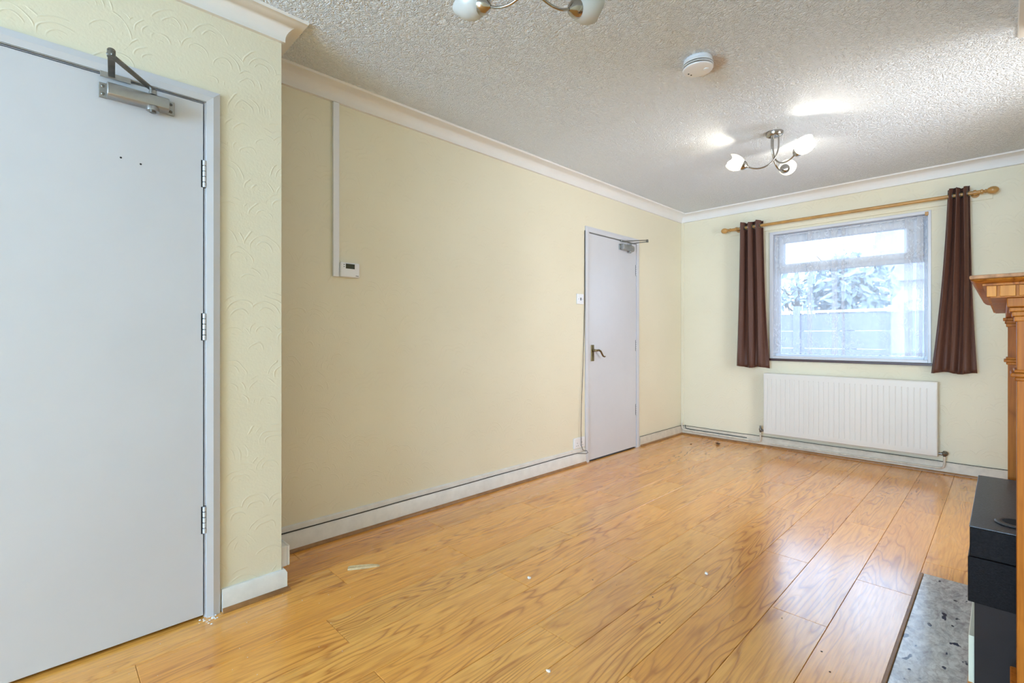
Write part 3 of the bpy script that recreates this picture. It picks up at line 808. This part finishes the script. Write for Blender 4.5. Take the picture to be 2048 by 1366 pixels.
# surface socket on the short return wall behind the corner
ss = thing('single_socket', 'white socket box mounted low on the short side of the projecting wall corner', 'socket', (-2.21, NY, 0.075))
MB().box(-2.252, -2.166, NY, NY+0.030, 0.088, 0.174).build('back_box', M['plastic'], ss, bevel=0.003)
MB().box(-2.252, -2.166, NY+0.030, NY+0.041, 0.088, 0.174).build('plate', M['plastic'], ss, bevel=0.004)
fix(ss)

# thin black cables
cb = []
y = NY+0.03
while y < 3.16:
    cb.append((LX+0.0135, y, 0.104+0.0012*math.sin(y*9))); y += 0.08
cb += [(LX+0.016, 3.20, 0.104), (LX+0.024, 3.25, 0.095), (LX+0.034, 3.290, 0.088), (LX+0.038, 3.315, 0.093), (LX+0.036, 3.300, 0.112), (LX+0.026, 3.262, 0.120), (LX+0.020, 3.248, 0.16), (LX+0.018, 3.245, 0.30), (LX+0.012, 3.262, 0.55), (LX+0.010, 3.285, 0.85), (LX+0.006, 3.303, 1.10), (LX+0.005, 3.312, 1.35), (LX+0.004, 3.3155, 1.98)]
c1 = MB().tube(cb, 0.0024, 7).build('thin_cable', M['black'], smooth=True)
tag(c1, 'thin black cable along the skirting, looping up beside the light switch', 'cable')
cb = [(LX+0.0135, D2['y1']+AW+0.014, 0.0955)]
y = cb[0][1]+0.06
while y < BY-0.08: cb.append((LX+0.0135, y, 0.0955)); y += 0.1
cb += [(LX+0.014, BY-0.03, 0.0955), (LX+0.030, BY-0.014, 0.0955)]
x = LX+0.1
while x < RX-0.05: cb.append((x, BY-0.0135, 0.0955+0.0016*math.sin(x*7))); x += 0.1
c2 = MB().tube(cb, 0.0024, 7).build('thin_cable', M['black'], smooth=True)
tag(c2, 'thin black cable on the skirting around the corner behind the radiator', 'cable')
cb = [(LX+0.050, BY-0.019, 0.082), (LX+0.050, BY-0.024, 0.065), (LX+0.058, BY-0.026, 0.036), (LX+0.09, BY-0.026, 0.028), (LX+0.3, BY-0.0235, 0.025), (LX+0.6, BY-0.0235, 0.024), (LX+0.8, BY-0.0235, 0.030)]
cb = [(LX+0.056, BY-0.021, 0.105), (LX+0.058, BY-0.0225, 0.085), (LX+0.062, BY-0.0222, 0.075), (LX+0.066, BY-0.0222, 0.068), (LX+0.12, BY-0.0222, 0.066), (LX+0.4, BY-0.0222, 0.064), (LX+0.7, BY-0.0222, 0.062)]
c3 = MB().tube(cb, 0.0035, 8).build('thick_cable', M['black'], smooth=True)
tag(c3, 'short thicker black cable curling down the corner onto the floor bead', 'cable')

# ---------------------------------------------------------------- ceiling fittings
def pendant(name, label, cx, cy, angles, lit):
    root = thing(name, label, 'ceiling light', (cx, cy, CH), 'three-arm ceiling lights')
    MB().lathe([(0.050, 0.002), (0.052, 0), (0.052, -0.012), (0.047, -0.022), (0.036, -0.027), (0.012, -0.028)], (cx, cy, CH), (0, 0, 1), 32).build('ceiling_rose', M['steel'], root, smooth=True)
    for a in angles:
        r = math.radians(a); dx, dy = math.cos(r), math.sin(r); tx, ty = -dy, dx
        def P(rad_, tang, z): return (cx+dx*rad_+tx*tang, cy+dy*rad_+ty*tang, CH+z)
        ctrl = [P(-0.022, 0.010, -0.024), P(-0.023, 0.010, -0.075), P(-0.020, 0.009, -0.115), P(-0.008, 0.006, -0.155), P(0.014, 0.004, -0.190), P(0.045, 0.002, -0.213), P(0.085, 0, -0.224), P(0.125, 0, -0.221), P(0.160, 0, -0.206)]
        # smooth the control points (Catmull-Rom)
        pts = []
        for i in range(len(ctrl)-1):
            p0, p1, p2, p3 = [Vector(ctrl[max(0, min(len(ctrl)-1, j))]) for j in (i-1, i, i+1, i+2)]
            for q in range(5):
                t = q/5
                pts.append(0.5*((2*p1)+(-p0+p2)*t+(2*p0-5*p1+4*p2-p3)*t*t+(-p0+3*p1-3*p2+p3)*t**3))
        pts.append(Vector(ctrl[-1]))
        arm = MB().tube(pts, 0.0048, 10).build('arm', M['steel'], root, smooth=True)
        el = math.radians(24); d = Vector((dx*math.cos(el), dy*math.cos(el), math.sin(el)))
        o = Vector(ctrl[-1])
        MB().lathe([(0.006, -0.006), (0.010, 0.0), (0.022, 0.010), (0.029, 0.022), (0.031, 0.034), (0.029, 0.035), (0.005, 0.030)], o, d, 24).build('lamp_holder', M['steel'], root, smooth=True)
        pr = [(0.024, 0.028), (0.034, 0.036), (0.044, 0.052), (0.051, 0.072), (0.053, 0.090), (0.051, 0.106), (0.046, 0.120), (0.0435, 0.119), (0.048, 0.105), (0.050, 0.090), (0.048, 0.073), (0.041, 0.054), (0.031, 0.039), (0.020, 0.031)]
        wgt = [0, 0, 0, 0.05, 0.3, 0.7, 1, 1, 0.7, 0.3, 0.05, 0, 0, 0]
        MB().lathe(pr, o, d, 36, caps=False, wob=lambda i, an: wgt[i]*0.011*math.cos(3*an)).build('glass_shade', M['opal'], root, smooth=True)
        bc = o+d*0.050
        MB().lathe([(0.008, -0.030), (0.009, -0.016), (0.014, -0.006), (0.017, 0.006), (0.014, 0.014), (0.008, 0.021), (0.001, 0.024)], bc, d, 16).build('bulb', M['bulb_on'] if lit else M['opal'], root, smooth=True)
        if lit:
            l = bpy.data.lights.new('bulb_light', 'POINT'); l.energy = LAMP_WATTS; l.color = (1.0, 0.90, 0.72); l.shadow_soft_size = 0.012
            lo = newobj('bulb_light', l, root, tuple(o+d*0.091))
    fix(root)
tb = NT('glowing_bulb'); tb.setp(color=(0.9, 0.9, 0.85)); tb.b.inputs['Emission Color'].default_value = (1, 0.92, 0.78, 1); tb.b.inputs['Emission Strength'].default_value = 8.0
M['bulb_on'] = tb.m
pendant('ceiling_light', 'lit three-arm chrome ceiling light with tulip glass shades near the window', -1.048, 3.43, (88, 207, 330), True)
pendant('ceiling_light', 'unlit three-arm chrome ceiling light with opal shades, further from the window', -1.075, 1.146, (79, 198, 318), False)

sc_ = (-1.032, 2.268, CH)
sm = thing('smoke_alarm', 'round white smoke alarm with dark slots on the ceiling', 'smoke alarm', sc_)
def disc(name, mat, prof_, c=sc_, n=44): return MB().lathe(prof_, c, (0, 0, 1), n).build(name, M[mat], sm, smooth=True)
disc('base_plate', 'plastic', [(0.064, 0.0), (0.066, -0.004), (0.066, -0.014), (0.063, -0.016)])
disc('upper_band', 'plastic', [(0.066, -0.016), (0.069, -0.018), (0.070, -0.0258), (0.058, -0.0259)])
disc('slot', 'gap', [(0.060, -0.0255), (0.060, -0.0435)])
disc('slot_ring', 'plastic', [(0.058, -0.0325), (0.0705, -0.0325), (0.0700, -0.0352), (0.058, -0.0354)])
disc('cover', 'plastic', [(0.058, -0.0419), (0.0690, -0.0421), (0.067, -0.047), (0.060, -0.0505), (0.015, -0.0520), (0.001, -0.0520)])
disc('test_button', 'plastic', [(0.013, 0), (0.013, -0.003), (0.010, -0.0045)], (sc_[0]+0.035, sc_[1]+0.012, CH-0.0508), 20)
for dx, dy in ((-0.045, -0.004), (-0.040, 0.014)):
    disc('sounder_hole', 'gap', [(0.004, 0), (0.0035, -0.0014)], (sc_[0]+dx, sc_[1]+dy, CH-0.0510), 10)
fix(sm)

# ---------------------------------------------------------------- fireplace
hearth = MB().box(HX, CX, HY0, HY1, -0.008, 0.006).build('hearth', M['marble'], bevel=0.002)
tag(hearth, 'polished grey mottled marble hearth slab set into the floor', 'hearth')
hs = MB().box(HX-0.014, HX-0.001, HY0, HY1, 0.0005, 0.007).build('hearth_strip', M['bead'], bevel=0.003)
tag(hs, 'narrow brown wooden strip along the edge of the marble hearth', 'trim strip')

fp = thing('fire_surround', 'stained wooden fire surround with dentil moulded mantel shelf', 'fireplace', (0.08, 2.4, 0))
MY0, MY1 = 1.715, 3.010          # mantel shelf ends
SZ = 1.236
def slab(mb, proj, z0, z1, ins):  # shelf layer: front edge X, inset from the ends
    return mb.box(proj, CX, MY0+ins, MY1-ins, z0, z1)
slab(MB(), -0.062, SZ-0.010, SZ, 0.0).build('mantel_shelf', M['edge'], fp, bevel=0.003, seg=3)
# ogee crown under the shelf
path = [(CX, MY1), (0, MY1), (0, MY0), (CX, MY0)]
def crown(name, mat, prof_, x_, ins):
    p = [(CX-0.001, MY0+ins), (x_, MY0+ins), (x_, MY1-ins), (CX-0.001, MY1-ins)]
    # path runs so that the right-hand side faces outwards
    p = p[::-1]
    MB().sweep([(a, b) for a, b in p], [(-o, z) for o, z in prof_]).build(name, M[mat], fp, smooth=True)
crown('crown_moulding', 'mantel', [(0.03, SZ-0.0105), (-0.018, SZ-0.0105), (-0.020, SZ-0.013), (-0.012, SZ-0.019), (-0.004, SZ-0.021), (0.0, SZ-0.022), (0.0, SZ-0.027), (0.03, SZ-0.027)], -0.038, 0.022)
slab(MB(), -0.024, SZ-0.058, SZ-0.0272, 0.034).build('frieze', M['mantel'], fp)
# dentil blocks along the near end, the front and the far end of the frieze
z0, z1 = SZ-0.055, SZ-0.0275
xs = [(-0.030, -0.0125), (-0.0065, 0.0215), (0.0275, 0.0555), (0.0615, 0.0895), (0.0955, 0.1215)]
for ye, s in ((MY0+0.034, -1), (MY1-0.034, 1)):
    for a, b in xs:
        MB().box(a, b, ye, ye+s*0.006, z0, z1).build('dentil', M['dentil'], fp, bevel=0.001)
yy = MY0+0.034
while yy < MY1-0.05:
    MB().box(-0.0305, -0.0242, yy+0.003, yy+0.031, z0, z1).build('dentil', M['dentil'], fp, bevel=0.001)
    yy += 0.034
slab(MB(), 0.006, SZ-0.082, SZ-0.0582, 0.05).build('architrave_rail', M['mantel'], fp, bevel=0.002)
def pilaster(y0, y1, xf):
    root = MB().box(xf, CX, y0, y1, 0.16, SZ-0.0822).build('pilaster', M['mantel'], fp, bevel=0.002)
    mb = MB()
    for k, (o, a, b) in enumerate(((0.014, 1.143, 1.1535), (0.009, 1.131, 1.1428), (0.005, 1.118, 1.1308))):
        mb.box(xf-o, CX-0.001, y0-o, y1+o, a, b)
    mb.build('capital', M['mantel'], root, bevel=0.002)
    MB().box(xf-0.006, CX-0.001, y0-0.006, y1+0.006, 0.985, 0.993).box(xf-0.012, CX-0.001, y0-0.012, y1+0.012, 0.974, 0.9848).box(xf-0.005, CX-0.001, y0-0.005, y1+0.005, 0.964, 0.9738).build('collar', M['mantel'], root, bevel=0.003)
    MB().box(xf-0.012, CX-0.001, y0-0.012, y1+0.012, 0.007, 0.16).build('plinth', M['mantel'], root, bevel=0.003)
pilaster(1.800, 1.925, 0.0245); pilaster(2.800, 2.925, 0.0125)
MB().box(0.060, CX, 1.925, 2.800, 0.86, SZ-0.0822).build('lintel_panel', M['mantel'], fp, bevel=0.002)
MB().box(0.100, CX, 1.925, 1.985, 0.007, 0.86).box(0.100, CX, 2.740, 2.800, 0.007, 0.86).box(0.100, CX, 1.985, 2.740, 0.72, 0.86).build('marble_slip', M['marble'], fp)
fix(fp)

# gas fire standing in the opening
gy0, gy1, gx = 1.990, 2.735, -0.071
gf = thing('gas_fire', 'black metal gas fire projecting from the fireplace over the hearth', 'gas fire', (0.0, 2.36, 0.006))
MB().box(gx, 0.095, gy0, gy1, 0.422, 0.508).build('upper_case', M['heater'], gf, bevel=0.002)
MB().box(gx-0.001, 0.095, gy0-0.001, gy1+0.001, 0.5085, 0.513).build('top_plate', M['heater_lit'], gf, bevel=0.0015)
MB().box(gx-0.004, 0.095, gy0-0.002, gy1+0.002, 0.286, 0.4205).build('front_case', M['heater'], gf, bevel=0.002)
MB().box(gx+0.010, 0.095, gy0+0.006, gy1-0.006, 0.030, 0.2855).build('lower_case', M['heaterlow'], gf, bevel=0.002)
MB().box(gx-0.004, gx+0.0095, gy0+0.030, gy1-0.030, 0.0065, 0.17).build('plinth_front', M['cream'], gf, bevel=0.002)
MB().box(gx-0.006, 0.095, gy0+0.002, gy1-0.002, 0.0062, 0.0295).build('base_board', M['dentil'], gf, bevel=0.002)
MB().lathe([(0.030, 0.0012), (0.047, 0.0012), (0.050, 0.004), (0.047, 0.007), (0.034, 0.0075), (0.030, 0.005)], (0.030, 2.095, 0.512), (0, 0, 1), 36).build('vent_ring', M['heater_lit'], gf, smooth=True)
MB().lathe([(0.033, 0.0), (0.033, 0.0076), (0.001, 0.0078)], (0.030, 2.095, 0.512), (0, 0, 1), 32).build('vent_hole', M['gap'], gf, smooth=True)
fix(gf)

# ---------------------------------------------------------------- bits lying on the floor
a, b = Vector((-2.125, 1.020, 0)), Vector((-2.050, 1.142, 0)); d = (b-a).normalized(); n_ = Vector((-d.y, d.x, 0))
vs = []
for t, w, h in ((0, 0.017, 0.008), (0.06, 0.019, 0.010), (0.35, 0.018, 0.011), (0.7, 0.014, 0.010), (0.93, 0.010, 0.007), (1.0, 0.005, 0.004)):
    c = a+(b-a)*t
    vs += [c-n_*w*0.8+Vector((0, 0, 0.0006)), c+n_*w*0.8+Vector((0, 0, 0.0006)), c+n_*w*0.6+Vector((0, 0, h)), c+Vector((0, 0, h*0.65)), c-n_*w*0.6+Vector((0, 0, h*0.9))]
fs = [tuple(range(5))[::-1], tuple(range(25, 30))]
for i in range(5):
    for k in range(5): fs.append((i*5+k, i*5+(k+1) % 5, i*5+5+(k+1) % 5, i*5+5+k))
tag(MB().add(vs, fs).build('wood_sliver', M['sliver']), 'pale split sliver of wood lying on the laminate floor', 'wood sliver')
def dry_leaf(x, y, L, rot, lab):
    mb = MB(); N = 9; vs, fs = [], []
    for i in range(N):
        t = i/(N-1); w = L*0.36*math.sin(math.pi*min(1, t*0.95+0.05))**0.8+0.0008
        for j, s in enumerate((-1, -0.5, 0, 0.5, 1)):
            lx, ly = (t-0.5)*L, s*w; z = 0.002+0.010*abs(s)**1.5+0.006*math.sin(t*5+s*2)**2
            vs.append((x+lx*math.cos(rot)-ly*math.sin(rot), y+lx*math.sin(rot)+ly*math.cos(rot), z))
    for i in range(N-1):
        for j in range(4): q = i*5+j; fs.append((q, q+1, q+6, q+5))
    root = thing('dry_leaf', lab, 'leaf', (x, y, 0))
    bl = MB().add(vs, fs).build('blade', M['dead'], root, smooth=True)
    so = bl.modifiers.new('thickness', 'SOLIDIFY'); so.thickness = 0.0008
    ex, ey = x-0.5*L*math.cos(rot), y-0.5*L*math.sin(rot)
    MB().tube([(ex, ey, 0.003), (ex-0.5*L*math.cos(rot+0.2), ey-0.5*L*math.sin(rot+0.2), 0.006)], 0.0014, 6).build('stalk', M['dead'], root)
    fix(root)
dry_leaf(-1.985, 4.815, 0.055, -0.75, 'curled dry brown leaf on the floor in front of the window wall')
cr = MB().lathe([(0.004, 0.0005), (0.010, 0.002), (0.009, 0.006), (0.003, 0.009)], (-2.178, 4.631, 0), (0, 0, 1), 7)
tag(cr.build('dirt_crumb', M['dead']), 'tiny dark crumb on the floor near the room corner', 'crumb')
def chip(x, y, s, seed, lab):
    r = random.Random(seed); k = 7
    vs = [(x+s*math.cos(6.283*i/k)*r.uniform(0.5, 1), y+s*math.sin(6.283*i/k)*r.uniform(0.4, 0.8), 0.0006) for i in range(k)]
    vs += [(p[0]*0.8+x*0.2, p[1]*0.8+y*0.2, s*r.uniform(0.35, 0.7)) for p in vs]
    fs = [tuple(range(k))[::-1], tuple(range(k, 2*k))]+[(i, (i+1) % k, k+(i+1) % k, k+i) for i in range(k)]
    tag(MB().add(vs, fs).build('plaster_chip', M['chip']), lab, 'plaster chip', 'white chips on the floor')
chip(-0.944, 2.162, 0.013, 3, 'white plaster chip on a dark knot of the floor')
chip(-1.026, 1.170, 0.010, 5, 'small white plaster chip on the open floor far from the window')
chip(-1.480, 1.560, 0.013, 8, 'flat whitish chip on a plank end joint in the middle of the floor')
# loose white flakes by the foot of the nearer door frame
r = random.Random(11); mb = MB()
for i in range(60):
    if i < 22: x, y, s = NX+0.012+abs(r.gauss(0, 0.018)), 0.450+r.gauss(0.012, 0.026), r.uniform(0.002, 0.006)
    else: x, y, s = NX+0.03+r.random()**1.5*0.55, 0.45+r.uniform(-0.3, 0.6), r.uniform(0.0008, 0.0022)
    a = r.random()*3; c_, s_ = math.cos(a)*s, math.sin(a)*s
    mb.add([(x+c_, y+s_, 0.0005), (x-s_, y+c_, 0.0005), (x-c_, y-s_, 0.0005), (x+s_*0.6, y-c_, 0.0005), (x, y, 0.0005+s*0.6)], [(0, 1, 4), (1, 2, 4), (2, 3, 4), (3, 0, 4), (3, 2, 1, 0)])
tag(mb.build('paint_flakes', M['chip']), 'scatter of white paint flakes and dust by the door frame foot', 'debris', kind='stuff')

r = random.Random(23); mb = MB()
for i in range(46):
    x, y, s = r.uniform(-1.3, -0.2), r.uniform(1.5, 4.4), r.uniform(0.0018, 0.0040)
    if x > HX-0.03 and y < HY1+0.05: continue
    mb.lathe([(s*0.6, 0.0004), (s, 0.0008), (s*0.4, 0.0016)], (x, y, 0), (0, 0, 1), 6)
tag(mb.build('dirt_specks', M['gap']), 'scatter of tiny dark dirt specks on the shiny planks', 'debris', kind='stuff')

# ---------------------------------------------------------------- outside the window
struct(MB().box(-14, 14, BY+WT+0.07, 30, -0.35, -0.20).build('garden_ground', M['paving']))
fn = thing('garden_fence', 'pale blue-grey garden fence outside beyond the net curtain', 'fence', (0, 8.6, -0.2))
for k in range(8):
    x0 = -6.2+k*1.3
    MB().box(x0-0.05, x0+0.05, 8.57, 8.67, -0.2, 1.55).build('fence_post', M['fence'], fn, bevel=0.008)
    if k == 7: break
    for j in range(6):
        MB().box(x0+0.05, x0+1.25, 8.60+0.004*(j % 2), 8.63+0.004*(j % 2), -0.19+j*0.27, 0.075+j*0.27).build('fence_board', M['fence'], fn, bevel=0.004)
    MB().box(x0+0.04, x0+1.26, 8.58, 8.66, 1.435, 1.475).build('fence_rail', M['house'], fn, bevel=0.004)
fix(fn)
hs_ = thing('house', 'pale rendered house with grey pitched roof seen through the net curtain', 'house', (0.6, 17, -0.2))
MB().box(-2.2, 5.5, 15.5, 19.5, -0.2, 2.5).build('house_wall', M['house'], hs_)
for k in range(9):
    z = 2.45+k*0.26; y = 15.2+k*0.24
    MB().box(-2.45, 5.75, y, y+0.30, z, z+0.30).build('roof_course', M['roof'], hs_)
MB().box(-2.45, 5.75, 17.2, 19.7, 2.45, 4.6).build('roof_back', M['roof'], hs_)
for x in (-1.3, 0.6):
    w_ = MB().box(x, x+1.0, 15.46, 15.5, 1.1, 2.1).build('window', M['upvc'], hs_)
    MB().box(x+0.06, x+0.94, 15.45, 15.46, 1.16, 2.04).build('pane', M['screen'], w_)
fix(hs_)
def tree(x, y, h, rad_, seed, lab, n=900):
    r = random.Random(seed)
    root = thing('garden_tree', lab, 'tree', (x, y, -0.2), 'garden trees')
    tp = [(x, y, -0.2), (x+0.05, y, h*0.35), (x-0.03, y+0.05, h*0.6), (x, y, h*0.85)]
    tk = MB().tube(tp, [0.11, 0.09, 0.06, 0.02], 9)
    for k in range(9):
        a = r.random()*6.28; z = h*(0.35+0.45*r.random())
        tk.tube([(x, y, z), (x+math.cos(a)*rad_*0.4, y+math.sin(a)*rad_*0.4, z+0.25), (x+math.cos(a)*rad_*0.8, y+math.sin(a)*rad_*0.8, z+0.55)], [0.03, 0.018, 0.006], 6)
    tk.build('trunk', M['bark'], root, smooth=True)
    mb = MB()
    for k in range(n):
        v = Vector((r.gauss(0, 1), r.gauss(0, 1), r.gauss(0, 1))).normalized()*rad_*r.random()**0.45
        p = Vector((x, y, h*0.72))+Vector((v.x, v.y, v.z*0.85))
        s = r.uniform(0.07, 0.15)
        u = Vector((r.gauss(0, 1), r.gauss(0, 1), r.gauss(0, 1))).normalized(); w = u.orthogonal().normalized()
        mb.add([p-u*s, p+w*s*0.45, p+u*s, p-w*s*0.45, p+u.cross(w)*s*0.15], [(0, 1, 4), (1, 2, 4), (2, 3, 4), (3, 0, 4)])
    f = mb.build('foliage', M['leaf'], root); f['kind'] = 'stuff'
    fix(root)
tree(-2.0, 10.6, 2.7, 0.75, 3, 'small leafy tree behind the fence, standing in front of the pale house')
tree(-3.35, 12.6, 3.0, 0.7, 9, 'sparse thin tree behind the fence, standing clear of the house', 170)
